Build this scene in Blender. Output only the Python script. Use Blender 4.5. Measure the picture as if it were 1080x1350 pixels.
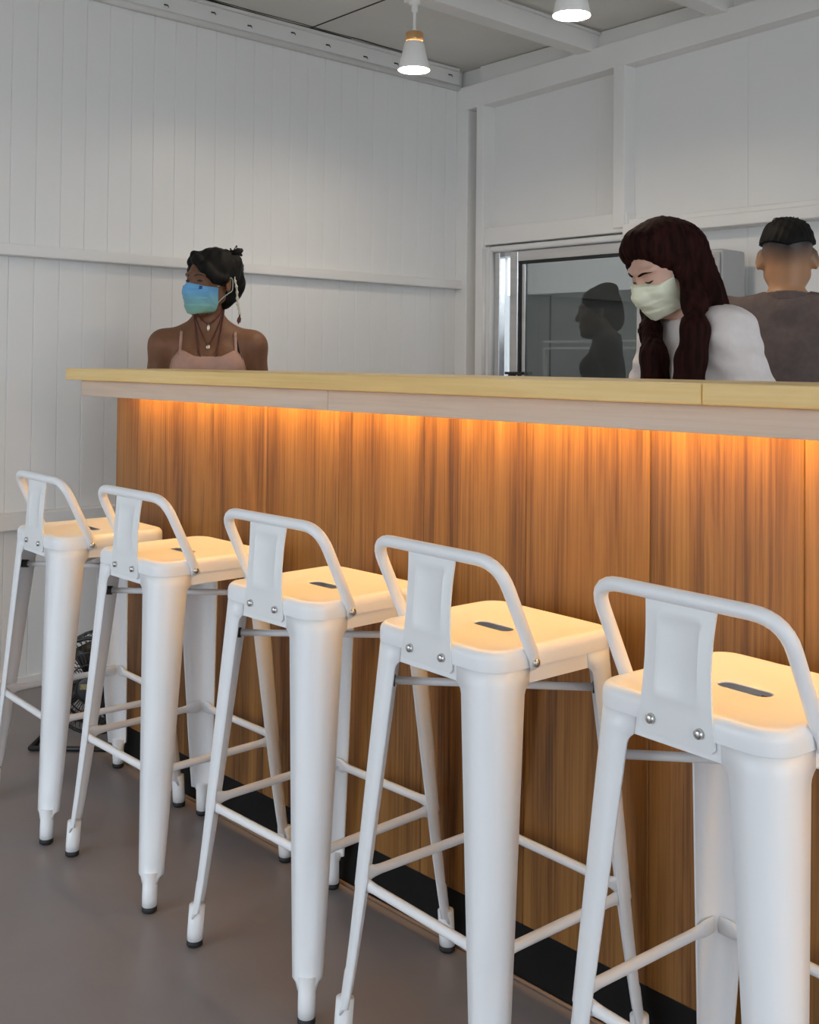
import bpy, bmesh, math, random
import numpy as np
from mathutils import Vector, Matrix
random.seed(7); np.random.seed(7)
sc = bpy.context.scene
for o in list(bpy.data.objects): bpy.data.objects.remove(o)

# ---------------------------------------------------------------- camera, sky, exposure
CAM_H = 1.2
FOCAL_PX, PRINCIPAL_Y = 1456.7, 446.0
R_AX, D_AX, F_AX = (0.68178, 0.73148, 0.01038), (-0.00817, 0.02180, -0.99973), (-0.7315, 0.68151, 0.02084)
yaw, pit, rol = 0.82115, 0.022348, -0.0103824
f_ = Vector((-math.sin(yaw)*math.cos(pit), math.cos(yaw)*math.cos(pit), math.sin(pit)))
r_ = Vector((math.cos(yaw), math.sin(yaw), 0)); d_ = f_.cross(r_)
r2 = r_*math.cos(rol) + d_*math.sin(rol); d2 = d_*math.cos(rol) - r_*math.sin(rol)
cam = bpy.data.cameras.new('camera'); cam_o = bpy.data.objects.new('camera', cam)
sc.collection.objects.link(cam_o); sc.camera = cam_o
m = Matrix.Identity(4)
for i in range(3):
    m[i][0], m[i][1], m[i][2] = r2[i], -d2[i], -f_[i]
m[0][3], m[1][3], m[2][3] = 0, 0, CAM_H
cam_o.matrix_world = m
cam.sensor_fit = 'HORIZONTAL'; cam.sensor_width = 36.0
cam.lens = FOCAL_PX/1080*36.0
cam.shift_y = (PRINCIPAL_Y-675.0)/1080.0
cam.clip_start = 0.05; cam.clip_end = 100

w = bpy.data.worlds.new('sky'); sc.world = w; w.use_nodes = True
nt = w.node_tree; bg = nt.nodes['Background']
bg.inputs[0].default_value = (0.82, 0.91, 1.0, 1); bg.inputs[1].default_value = 2.2
vs = sc.view_settings
vs.view_transform = 'Standard'; vs.look = 'None'; vs.gamma = 1.0; vs.exposure = 0.50
vs.use_curve_mapping = False
sc.display_settings.display_device = 'sRGB'
sc.cycles.max_bounces = 16; sc.cycles.diffuse_bounces = 10; sc.cycles.glossy_bounces = 6; sc.cycles.transparent_max_bounces = 16

# ---------------------------------------------------------------- helpers
COL = sc.collection
def link(o):
    COL.objects.link(o); return o
def empty(name, loc, rz, label, cat, group=None):
    o = bpy.data.objects.new(name, None); link(o)
    o.location = loc; o.rotation_euler = (0, 0, rz); o.empty_display_size = 0.1
    o['label'] = label; o['category'] = cat
    if group: o['group'] = group
    return o
def struct(o):
    o['kind'] = 'structure'; return o

class MB:
    """collects shapes, builds ONE mesh object"""
    def __init__(s): s.v = []; s.f = []; s.sm = []
    def add(s, vs, fs, smooth=False):
        n = len(s.v); s.v += [tuple(p) for p in vs]
        s.f += [tuple(i+n for i in f) for f in fs]; s.sm += [smooth]*len(fs); return s
    def box(s, x0, x1, y0, y1, z0, z1, fn=None):
        P = [(x, y, z) for z in (z0, z1) for y in (y0, y1) for x in (x0, x1)]
        if fn: P = [fn(p) for p in P]
        return s.add(P, [(0,2,3,1),(4,5,7,6),(0,1,5,4),(2,6,7,3),(0,4,6,2),(1,3,7,5)])
    def rings(s, R, cap=True, closed=True, smooth=True):
        n = len(R[0]); F = []
        for i in range(len(R)-1):
            for j in range(n if closed else n-1):
                k = (j+1) % n
                F.append((i*n+j, i*n+k, (i+1)*n+k, (i+1)*n+j))
        if cap and closed:
            F.append(tuple(reversed(range(n)))); F.append(tuple((len(R)-1)*n+j for j in range(n)))
        return s.add([p for r in R for p in r], F, smooth)
    def tube(s, pts, rad, segs=10, flat=None, cap=True, up=(0,0,1)):
        pts = [Vector(p) for p in pts]; n = len(pts)
        if not hasattr(rad, '__len__'): rad = [rad]*n
        R = []; prev = None
        for i, p in enumerate(pts):
            t = (pts[min(i+1, n-1)]-pts[max(i-1, 0)]).normalized()
            if prev is None:
                a = Vector(up)
                if abs(a.dot(t)) > .95: a = Vector((1, 0, 0))
                u = (a - t*a.dot(t)).normalized()
            else:
                u = (prev - t*prev.dot(t)).normalized()
            prev = u; v = t.cross(u)
            a, b = rad[i] if hasattr(rad[i], '__len__') else (rad[i], rad[i])
            R.append([p + u*(a*math.cos(q)) + v*(b*math.sin(q)) for q in [2*math.pi*j/segs for j in range(segs)]])
        return s.rings(R, cap)
    def cyl(s, p, q, r, segs=16): return s.tube([p, q], r, segs)
    def lathe(s, prof, c=(0,0,0), segs=24, cap=True):
        return s.rings([[(c[0]+r*math.cos(2*math.pi*j/segs), c[1]+r*math.sin(2*math.pi*j/segs), c[2]+z) for j in range(segs)] for r, z in prof], cap)
    def ball(s, c, r, segs=14, rgs=9, M=None):
        if not hasattr(r, '__len__'): r = (r, r, r)
        R = []
        for i in range(rgs+1):
            a = math.pi*i/rgs; e = max(math.sin(a), .02)
            ring = []
            for j in range(segs):
                b = 2*math.pi*j/segs
                p = Vector((r[0]*e*math.cos(b), r[1]*e*math.sin(b), -r[2]*math.cos(a)))
                if M is not None: p = M @ p
                ring.append(Vector(c)+p)
            R.append(ring)
        return s.rings(R, True)
    def build(s, name, mat, parent=None, bevel=0, bseg=2, smooth=None):
        me = bpy.data.meshes.new(name); me.from_pydata(s.v, [], s.f)
        sm = s.sm if smooth is None else [smooth]*len(s.f)
        me.polygons.foreach_set('use_smooth', sm)
        bm = bmesh.new(); bm.from_mesh(me); bmesh.ops.recalc_face_normals(bm, faces=bm.faces); bm.to_mesh(me); bm.free()
        me.materials.append(mat)
        o = link(bpy.data.objects.new(name, me))
        if parent: o.parent = parent
        if bevel:
            b = o.modifiers.new('bevel', 'BEVEL'); b.width = bevel; b.segments = bseg; b.limit_method = 'ANGLE'; b.angle_limit = .6
        return o
def dup(root, loc, rz, label, group=None):
    def cp(o, par):
        c = o.copy(); link(c)
        if par: c.parent = par
        for ch in list(o.children): cp(ch, c)
        return c
    r = cp(root, None); r.location = loc; r.rotation_euler = (0, 0, rz); r['label'] = label
    if group: r['group'] = group
    return r
def smoothpath(P, n=8):
    P = [Vector(p) for p in P]; out = []
    for i in range(len(P)-1):
        a, b, c, d = P[max(i-1, 0)], P[i], P[i+1], P[min(i+2, len(P)-1)]
        for k in range(n):
            t = k/n
            out.append(.5*((2*b)+(c-a)*t+(2*a-5*b+4*c-d)*t*t+(3*b-a-3*c+d)*t**3))
    return out+[P[-1]]
def fillet(P, r, n=6):
    P = [Vector(p) for p in P]; out = [P[0]]
    for i in range(1, len(P)-1):
        a = (P[i-1]-P[i]).normalized(); b = (P[i+1]-P[i]).normalized()
        ang = a.angle(b); L = r/math.tan(ang/2)
        s, e = P[i]+a*L, P[i]+b*L
        for k in range(n+1):
            t = k/n; out.append(s*(1-t)**2+P[i]*2*t*(1-t)+e*t*t)
    return out+[P[-1]]

# ---------------------------------------------------------------- materials
def mat(name, color, rough=.5, metal=0, spec=.5, emit=None, estr=0, coat=0, sheen=0, sss=0):
    M = bpy.data.materials.new(name); M.use_nodes = True
    b = M.node_tree.nodes['Principled BSDF']
    b.inputs['Base Color'].default_value = (*color, 1); b.inputs['Roughness'].default_value = rough
    b.inputs['Metallic'].default_value = metal; b.inputs['Specular IOR Level'].default_value = spec
    b.inputs['Coat Weight'].default_value = coat; b.inputs['Sheen Weight'].default_value = sheen
    b.inputs['Subsurface Weight'].default_value = sss
    if sss: b.inputs['Subsurface Radius'].default_value = (.012, .005, .003); b.inputs['Subsurface Scale'].default_value = 1
    if emit: b.inputs['Emission Color'].default_value = (*emit, 1); b.inputs['Emission Strength'].default_value = estr
    return M
def N(M, t, **k):
    n = M.node_tree.nodes.new(t)
    for a, v in k.items():
        if a in n.inputs: n.inputs[a].default_value = v
        else: setattr(n, a, v)
    return n
def L(M, a, b): M.node_tree.links.new(a, b)
def BS(M): return M.node_tree.nodes['Principled BSDF']
def coords(M, scale=(1,1,1), rnd=0):
    tc = N(M, 'ShaderNodeTexCoord'); mp = N(M, 'ShaderNodeMapping'); mp.inputs['Scale'].default_value = scale
    if rnd:
        oi = N(M, 'ShaderNodeObjectInfo'); mu = N(M, 'ShaderNodeMath', operation='MULTIPLY'); mu.inputs[1].default_value = rnd
        L(M, oi.outputs['Random'], mu.inputs[0])
        cb = N(M, 'ShaderNodeCombineXYZ'); L(M, mu.outputs[0], cb.inputs[0]); L(M, mu.outputs[0], cb.inputs[2])
        ad = N(M, 'ShaderNodeVectorMath', operation='ADD'); L(M, tc.outputs['Object'], ad.inputs[0]); L(M, cb.outputs[0], ad.inputs[1])
        L(M, ad.outputs[0], mp.inputs['Vector'])
    else: L(M, tc.outputs['Object'], mp.inputs['Vector'])
    return mp.outputs[0]
def ramp(M, fac, stops):
    r = N(M, 'ShaderNodeValToRGB'); e = r.color_ramp.elements
    while len(e) < len(stops): e.new(.5)
    for i, (p, c) in enumerate(stops): e[i].position = p; e[i].color = (*c, 1)
    L(M, fac, r.inputs[0]); return r.outputs[0]
def noise(M, vec, scale, detail=4, rough=.55, dist=0):
    n = N(M, 'ShaderNodeTexNoise'); n.inputs['Scale'].default_value = scale; n.inputs['Detail'].default_value = detail
    n.inputs['Roughness'].default_value = rough; n.inputs['Distortion'].default_value = dist
    L(M, vec, n.inputs['Vector']); return n.outputs['Fac']
def bump(M, fac, strength, dist=.002):
    b = N(M, 'ShaderNodeBump'); b.inputs['Strength'].default_value = strength; b.inputs['Distance'].default_value = dist
    L(M, fac, b.inputs['Height']); L(M, b.outputs[0], BS(M).inputs['Normal'])
def varied(name, c1, c2, scale, rough=.5, bstr=0, metal=0, spec=.5, stretch=(1,1,1), rr=None, **k):
    M = mat(name, c1, rough, metal, spec, **k)
    v = coords(M, stretch); n = noise(M, v, scale)
    L(M, ramp(M, n, [(.35, c1), (.65, c2)]), BS(M).inputs['Base Color'])
    if rr: L(M, ramp(M, n, [(.3, (rr[0],)*3), (.7, (rr[1],)*3)]), BS(M).inputs['Roughness'])
    if bstr: bump(M, n, bstr)
    return M
def wood(name, stops, stretch, scale, rough, rnd=9, fine=1.0, knots=False):
    M = mat(name, stops[0][1], rough)
    v = coords(M, stretch, rnd)
    a = noise(M, v, scale, 6, .6, .6); 
    v2 = coords(M, tuple(s*(7 if s > .9 else 1.3) for s in stretch), rnd)
    b = noise(M, v2, scale*1.6, 3, .6, .2)
    mx = N(M, 'ShaderNodeMix', data_type='FLOAT'); mx.inputs[0].default_value = .32*fine
    L(M, a, mx.inputs[2]); L(M, b, mx.inputs[3])
    fac = mx.outputs[0]
    if knots:
        wv = N(M, 'ShaderNodeTexWave'); wv.wave_type = 'BANDS'; wv.bands_direction = 'X'
        wv.inputs['Scale'].default_value = 5; wv.inputs['Distortion'].default_value = 9; wv.inputs['Detail'].default_value = 3; wv.inputs['Detail Scale'].default_value = .7
        v3 = coords(M, (stretch[0]*1.2, stretch[1], stretch[2]*1.6), rnd); L(M, v3, wv.inputs['Vector'])
        m2 = N(M, 'ShaderNodeMix', data_type='FLOAT'); m2.inputs[0].default_value = .22
        L(M, fac, m2.inputs[2]); L(M, wv.outputs['Fac'], m2.inputs[3]); fac = m2.outputs[0]
    L(M, ramp(M, fac, stops), BS(M).inputs['Base Color']); bump(M, fac, .12, .001)
    return M

white_wall = varied('wall_panel_paint', (.77,.765,.755), (.80,.795,.785), 1.2, .34, 0, spec=.45)
white_steel = varied('painted_steel_beam', (.77,.76,.745), (.81,.80,.785), 2.5, .38)
ceil_mat = varied('ceiling_sheet', (.68,.665,.62), (.75,.735,.69), 1.5, .5)
floor_mat = varied('vinyl_floor', (.235,.203,.199), (.275,.243,.239), 3, .38, .04, rr=(.30,.45))
stool_mat = mat('white_powder_coat', (.85,.86,.88), .34, 0, .5)
v_ = coords(stool_mat); bump(stool_mat, noise(stool_mat, v_, 400, 2), .05, .0005)
dark_rubber = mat('black_rubber', (.015,.015,.016), .6)
chrome = mat('bolt_steel', (.62,.61,.60), .25, 1)
plank_mat = wood('oak_plank', [(.33, (.060,.022,.005)), (.43, (.165,.068,.015)), (.53, (.275,.125,.029)), (.68, (.38,.19,.050))], (1,1,.07), 16, .42, 9, 1.2)
pine = wood('pine_top', [(.3, (.66,.43,.15)), (.5, (.78,.54,.21)), (.7, (.85,.64,.30))], (.10,1,1), 12, .45, 5)
apron_mat = wood('pale_beech', [(.3, (.52,.40,.31)), (.5, (.62,.50,.40)), (.7, (.68,.57,.48))], (.10,1,1), 14, .5, 5)
kick_mat = varied('black_toe_kick', (.006,.006,.006), (.011,.010,.010), 6, .7, spec=.2)
skirt_mat = mat('brown_floor_trim', (.20,.13,.09), .5)
led_mat = mat('warm_led_tape', (1,.7,.3), .5, emit=(1.0,.63,.20), estr=38)
bulb_mat = mat('lamp_diffuser', (1,1,1), .5, emit=(1.0,.83,.64), estr=130)
shade_mat = mat('white_lamp_enamel', (.82,.81,.79), .35)
ring_mat = wood('lamp_wood', [(.3, (.40,.20,.08)), (.6, (.56,.32,.14))], (1,1,.2), 40, .5)
pvc = mat('white_window_frame', (.74,.74,.74), .18, 0, .6)
alu = varied('brushed_aluminium', (.60,.60,.60), (.68,.67,.66), 30, .22, 0, metal=1, stretch=(.1,1,1))
gasket = mat('black_gasket', (.012,.012,.013), .5)
cable_mat = mat('black_cable', (.012,.012,.012), .5)
grey_steel = varied('grey_cabinet_paint', (.36,.355,.345), (.40,.395,.385), 3, .4)
black_wire = mat('black_fan_wire', (.012,.012,.013), .4)
label_mat = varied('fan_label', (.42,.38,.16), (.14,.13,.08), 60, .5)
fence_mat = varied('grey_outside_fence', (.34,.36,.36), (.40,.42,.42), 2, .8)
ground_mat = varied('outside_concrete', (.34,.33,.31), (.42,.41,.38), 2, .9)
glass = bpy.data.materials.new('tinted_window_glass'); glass.use_nodes = True
g = glass.node_tree; g.nodes.clear()
go = g.nodes.new('ShaderNodeOutputMaterial'); gt = g.nodes.new('ShaderNodeBsdfTransparent'); gg = g.nodes.new('ShaderNodeBsdfGlossy')
gm = g.nodes.new('ShaderNodeMixShader'); gf = g.nodes.new('ShaderNodeFresnel'); gf.inputs[0].default_value = 1.5
gt.inputs[0].default_value = (.315,.31,.295,1); gg.inputs['Roughness'].default_value = .02; gg.inputs[0].default_value = (.95,1,1,1)
g.links.new(gf.outputs[0], gm.inputs[0]); g.links.new(gt.outputs[0], gm.inputs[1]); g.links.new(gg.outputs[0], gm.inputs[2]); g.links.new(gm.outputs[0], go.inputs[0])

# ---------------------------------------------------------------- room shell
XL = -3.911; YB = 3.95; YR = 4.03; XR = 2.6; YF = -1.9
def ceil_z(x): return 2.690+.02*(x-XL)
o = MB().box(XL-.06, XR+.06, YF-.06, YR+.06, -.06, 0).build('floor', floor_mat); struct(o)
fl = o
PITCH = .0965
wl = struct(MB().box(XL-.10, XL-.042, YF, YR+.06, 0, 2.80).build('wall_left', white_wall))
y = 1.656-PITCH*37
first = None
while y < YR+.02:
    y1 = min(y+PITCH, YR+.05)
    if y1-y > .02:
        if first is None or abs((y1-y)-PITCH) > 1e-6:
            p = MB().box(-.041, 0, 0, y1-y, 0, 2.60).build('panel', white_wall, wl, .003, 2)
            first = first or p
        else:
            p = first.copy(); link(p); p.parent = wl
        p.location = (XL, y, 0)
    y += PITCH
def purlin(name, z0, z1, dep, y0, y1, lip=.012):
    # cold formed C channel lying on the left wall
    mb = MB()
    mb.box(XL-.001, XL+dep, y0, y1, z0, z1)
    return struct(mb.build(name, white_steel, None, .005, 3))
purlin('trim_1', 1.571, 1.614, .05, YF, 3.955)
purlin('trim_2', .585, .645, .05, YF, 3.955)
struct(MB().box(XL-.001, XL+.018, YF, YR, 0, .05).build('baseboard_left', white_steel, None, .004))
# top edge of the left wall: rounded bead, purlin with screw tips
mb = MB(); mb.tube([(XL+.012, YF, 2.588), (XL+.012, YB, 2.588)], [(.016, .014)]*2, 12); struct(mb.build('trim_3', white_steel))
top_p = struct(MB().box(XL-.04, XL+.002, YF, YB+.02, 2.595, 2.80).build('trim_4', white_steel, None, .003))
MB().box(XL, XL+.022, YF, YB, 2.672, 2.686).build('lip', white_steel, top_p, .003)
for k in range(14):
    yy = 1.3+k*.2+random.uniform(-.03, .03)
    zz = 2.64+random.uniform(-.012, .014)
    MB().tube([(XL, yy, zz), (XL+.02, yy+.004, zz-.006), (XL+.026, yy+.006, zz-.016)], [.0035, .003, .0015], 6).build('screw_tip', cable_mat, top_p)
# ceiling sheet and cross beams
def slab(x0, x1, y0, y1, dz0, dz1, zf):
    return MB().box(x0, x1, y0, y1, 0, 1, lambda p: (p[0], p[1], zf(p[0])+(dz1 if p[2] else dz0)))
ce = struct(slab(XL-.06, XR+.06, YF-.06, YR+.06, 0, .05, ceil_z).build('ceiling', ceil_mat))
for j, xb in enumerate((-3.145, -2.463, -1.72, -.98, -.24, .5, 1.24, 1.98)):
    zb = 2.607+.035*(xb+3.145) if xb < -2 else ceil_z(xb)-.1
    b = struct(MB().box(xb, xb+.085, YF, YR, zb, ceil_z(xb)+.005).build('trim_%d' % (5+j), white_steel, None, .004))
    MB().box(xb+.085, xb+.10, YF, YR, ceil_z(xb)-.018, ceil_z(xb)-.006).build('lip', white_steel, b, .002)
# ceiling sheet joints (a raised cover strip each)
for yy in (.6, 1.9, 3.0):
    slab(XL, XR, yy, yy+.006, -.003, .001, ceil_z).build('joint_strip', gasket, ce)
# back wall: frame of posts and beams in front of recessed panels
def ztop(x): return 2.585+.04*(x+3.93)
def zbot(x): return 2.474+.0465*(x+3.734)
bk = struct(MB().box(XL-.06, XR, YR+.045, YR+.09, 0, .9).build('wall_back', white_wall))
WX0, WX1, WZ0, WZ1 = -3.735, -2.66, .95, 1.775
def bpanel(x0, x1, z0, z1):
    MB().box(x0, x1, YR, YR+.046, z0, z1).build('panel', white_wall, bk, .0025, 2)
bpanel(-3.95, WX0, 0, 2.80)
for a, b in ((WX0, -3.09), (-3.09, -2.90)): bpanel(a, b, WZ1, 2.80)
for a, b in ((WX0, -3.20), (-3.20, WX1)): bpanel(a, b, 0, WZ0)
bpanel(-2.90, -2.33, WZ1, 2.80); bpanel(WX1, -2.33, 0, WZ1)
x = -2.33; nx = x+.55
while x < XR:
    bpanel(x, min(nx, XR), 0, 2.80); x = nx; nx += .55
bm_ = struct(MB().box(XL, XR, YB, YR+.01, 0, 1, lambda p: (p[0], p[1], ztop(p[0]) if p[2] else zbot(p[0]))).build('trim_13', white_steel, None, .004))
struct(MB().box(XL+.115, XR, YR-.03, YR+.02, 0, 1, lambda p: (p[0], p[1], ceil_z(p[0])-.004 if p[2] else ztop(p[0])-.03)).build('trim_14', white_steel, None, .004))
struct(MB().box(XL, -3.832, YB, YR+.01, 0, zbot(-3.85)+.002).build('trim_15', white_steel, None, .004))
struct(MB().box(-3.772, -3.722, YB, YR+.01, 0, zbot(-3.75)+.002).build('trim_16', white_steel, None, .004))
for k, xp in enumerate((-2.942, -1.35, .25, 1.85)):
    struct(MB().box(xp, xp+.061, YB, YR+.01, 1.80 if k == 0 else 1.80, zbot(xp)+.004).build('trim_%d' % (17+k), white_steel, None, .004))
# lower horizontal rail: a channel with a dark underside gap
struct(MB().box(-3.722, -2.875, YB+.012, YR+.01, 1.782, 1.868).build('trim_21', white_steel, None, .004))
struct(MB().box(-2.881, XR, YB-.012, YR+.01, 1.762, 1.812).build('trim_22', white_steel, None, .005))
struct(MB().box(-2.905, XR, YB+.03, YR+.01, 1.80, 1.838).build('trim_23', white_steel, None, .003))
# the two walls behind the camera: unseen, with gaps and solid parts sized to shape the daylight
wf = struct(MB().box(XL-.06, XR+.06, YF-.08, YF, 2.45, 2.86).box(XL-.06, XL+.25, YF-.08, YF, 0, 2.45).box(XR-.3, XR+.06, YF-.08, YF, 0, 2.45).box(-.9, XR, YF-.08, YF, 0, 2.45).build('wall_front', white_wall))
wr = struct(MB().box(XR, XR+.06, YF, YR+.09, 2.58, 2.86).box(XR, XR+.06, 3.9, YR+.09, 0, 2.58).box(XR, XR+.06, YF, YF+.2, 0, 2.58).build('wall_right', white_wall))
# outside: ground, and a grey fence behind the window
struct(MB().box(-14, 14, -14, 14, -.16, -.062).build('ground', ground_mat))
fe = struct(MB().box(-13, 4, 7.6, 7.66, -.06, 1.83).build('wall_outside', fence_mat))
for k in range(30):
    MB().box(-12.9+k*.55, -12.9+k*.55+.535, 7.57, 7.60, -.06, 1.83).build('panel', fence_mat, fe, .006)

rl = empty('railing', (-3.5, 5.2, -.062), 0, 'pale outdoor railing seen faintly through the tinted window', 'railing')
for z0 in (1.352, 1.392): MB().box(-.88, .9, -.012, .012, z0, z0+.014).build('rail', white_steel, rl, .003)
for x0 in (-.88, .0, .88): MB().box(x0, x0+.02, -.01, .01, 0, 1.352).build('post', white_steel, rl, .003)
# ---------------------------------------------------------------- window in the back wall
win = struct(MB().box(WX0, WX0+.045, YB+.015, YR+.08, WZ0, WZ1).box(WX1-.045, WX1, YB+.015, YR+.08, WZ0, WZ1)
      .box(WX0+.045, WX1-.045, YB+.015, YR+.08, WZ1-.03, WZ1).box(WX0+.045, WX1-.045, YB+.015, YR+.08, WZ0, WZ0+.045).build('window_1', pvc, None, .012, 4))
mb = MB()
mb.tube([(WX0+.012, YB+.012, WZ0), (WX0+.012, YB+.012, WZ1-.01)], .012, 12); mb.tube([(WX0+.05, YB+.022, WZ0), (WX0+.05, YB+.022, WZ1-.03)], .011, 12)
mb.build('frame_bead', pvc, win)
MB().box(WX0+.06, WX0+.10, YB+.03, YB+.07, WZ0+.045, WZ1-.03).build('jamb_track', alu, win, .003)
SX0, SX1, SZ0, SZ1 = -3.565, -2.80, 1.0, 1.742
mb = MB().box(SX0, SX0+.052, YB+.025, YB+.06, SZ0, SZ1).box(SX1-.03, SX1, YB+.025, YB+.06, SZ0, SZ1)
mb.box(SX0+.052, SX1-.03, YB+.025, YB+.06, SZ1-.05, SZ1).box(SX0+.052, SX1-.03, YB+.025, YB+.06, SZ0, SZ0+.05)
sash = mb.build('sash', alu, win, .004, 2)
MB().box(SX0+.052, SX1-.03, YB+.03, YB+.055, SZ1-.062, SZ1-.05).box(SX0+.052, SX0+.062, YB+.03, YB+.055, SZ0+.05, SZ1-.062).build('gasket', gasket, sash)
MB().box(SX0+.062, SX0+.088, YB+.038, YB+.056, SZ0+.05, SZ1-.062).build('glazing_bead', alu, sash, .002)
MB().box(SX0+.060, SX1-.031, YB+.043, YB+.047, SZ0+.045, SZ1-.055).build('pane', glass, sash)
MB().box(SX0-.012, SX0+.10, YB+.005, YB+.025, 1.150, 1.163).box(SX0+.01, SX0+.03, YB+.005, YB+.025, 1.10, 1.150).build('latch', gasket, sash, .003)
MB().box(WX0+.045, WX1-.045, YB+.065, YR+.07, WZ1-.05, WZ1-.03).build('head_track', pvc, win)

# ---------------------------------------------------------------- grey cabinet behind the long haired person
cb = empty('cabinet', (-2.47, 3.86, 0), 0, 'tall plain grey metal cabinet against the back wall behind the two staff', 'cabinet')
MB().box(-.18, .18, -.085, .085, .0, 1.655).build('body', grey_steel, cb, .012, 3)
d = MB().box(-.175, .175, -.105, -.087, .06, 1.64).build('door', grey_steel, cb, .006, 2)
MB().box(-.15, -.135, -.125, -.105, .85, 1.05).build('handle', alu, d, .004)

# ---------------------------------------------------------------- counter
CX0, CX1, PY = -3.078, .62, 1.648
ct = empty('bar_counter', (-1.2, PY, 0), 0, 'long bar counter with oak plank front, pine top and glowing amber strip light', 'counter')
ox = 1.2
def cpart(mb, name, m_, bev=0, par=ct, seg=2):
    o = mb.build(name, m_, None, bev, seg); o.parent = par; return o
def cbx(x0, x1, y0, y1, z0, z1): return MB().box(x0+ox, x1+ox, y0-PY, y1-PY, z0, z1)
seams = [CX0, -2.862+.0]
s = -1.431-.289*4
seams = [CX0]+[s-.289+.289*k for k in range(14) if CX0+.05 < s-.289+.289*k < CX1-.02]+[CX1]
for a, b in zip(seams[:-1], seams[1:]):
    o = MB().box(0, b-a, 0, .02, 0, 1.138-.112).build('plank', plank_mat, ct, .0028, 2)
    o.location = (a+ox, 0, .112)
tops = [-3.12, -.946, .70]
for a, b in zip(tops[:-1], tops[1:]):
    o = MB().box(.0004, b-a-.0004, 0, .36, 0, .034).build('top_board', pine, ct, .003, 2); o.location = (a+ox, 1.50-PY, 1.1395)
ap = [-3.066, -1.9, .62]
for a, b in zip(ap[:-1], ap[1:]):
    o = MB().box(0, b-a-.0005, 0, .02, 0, .0455).build('apron_board', apron_mat, ct, .002); o.location = (a+ox, 1.525-PY, 1.0935)
cpart(cbx(CX0, CX1, PY+.004, PY+.02, .0, .112), 'toe_kick', kick_mat, .004)
cpart(cbx(CX0, CX1, PY-.004, PY+.003, .0, .008), 'floor_trim', skirt_mat, .003)
cpart(cbx(CX0+.002, CX1-.002, PY+.021, 1.80, .0, 1.138), 'carcass', white_wall)
cpart(cbx(CX0+.13, CX1-.02, 1.585, 1.597, 1.1335, 1.139), 'light_strip', led_mat)

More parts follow.
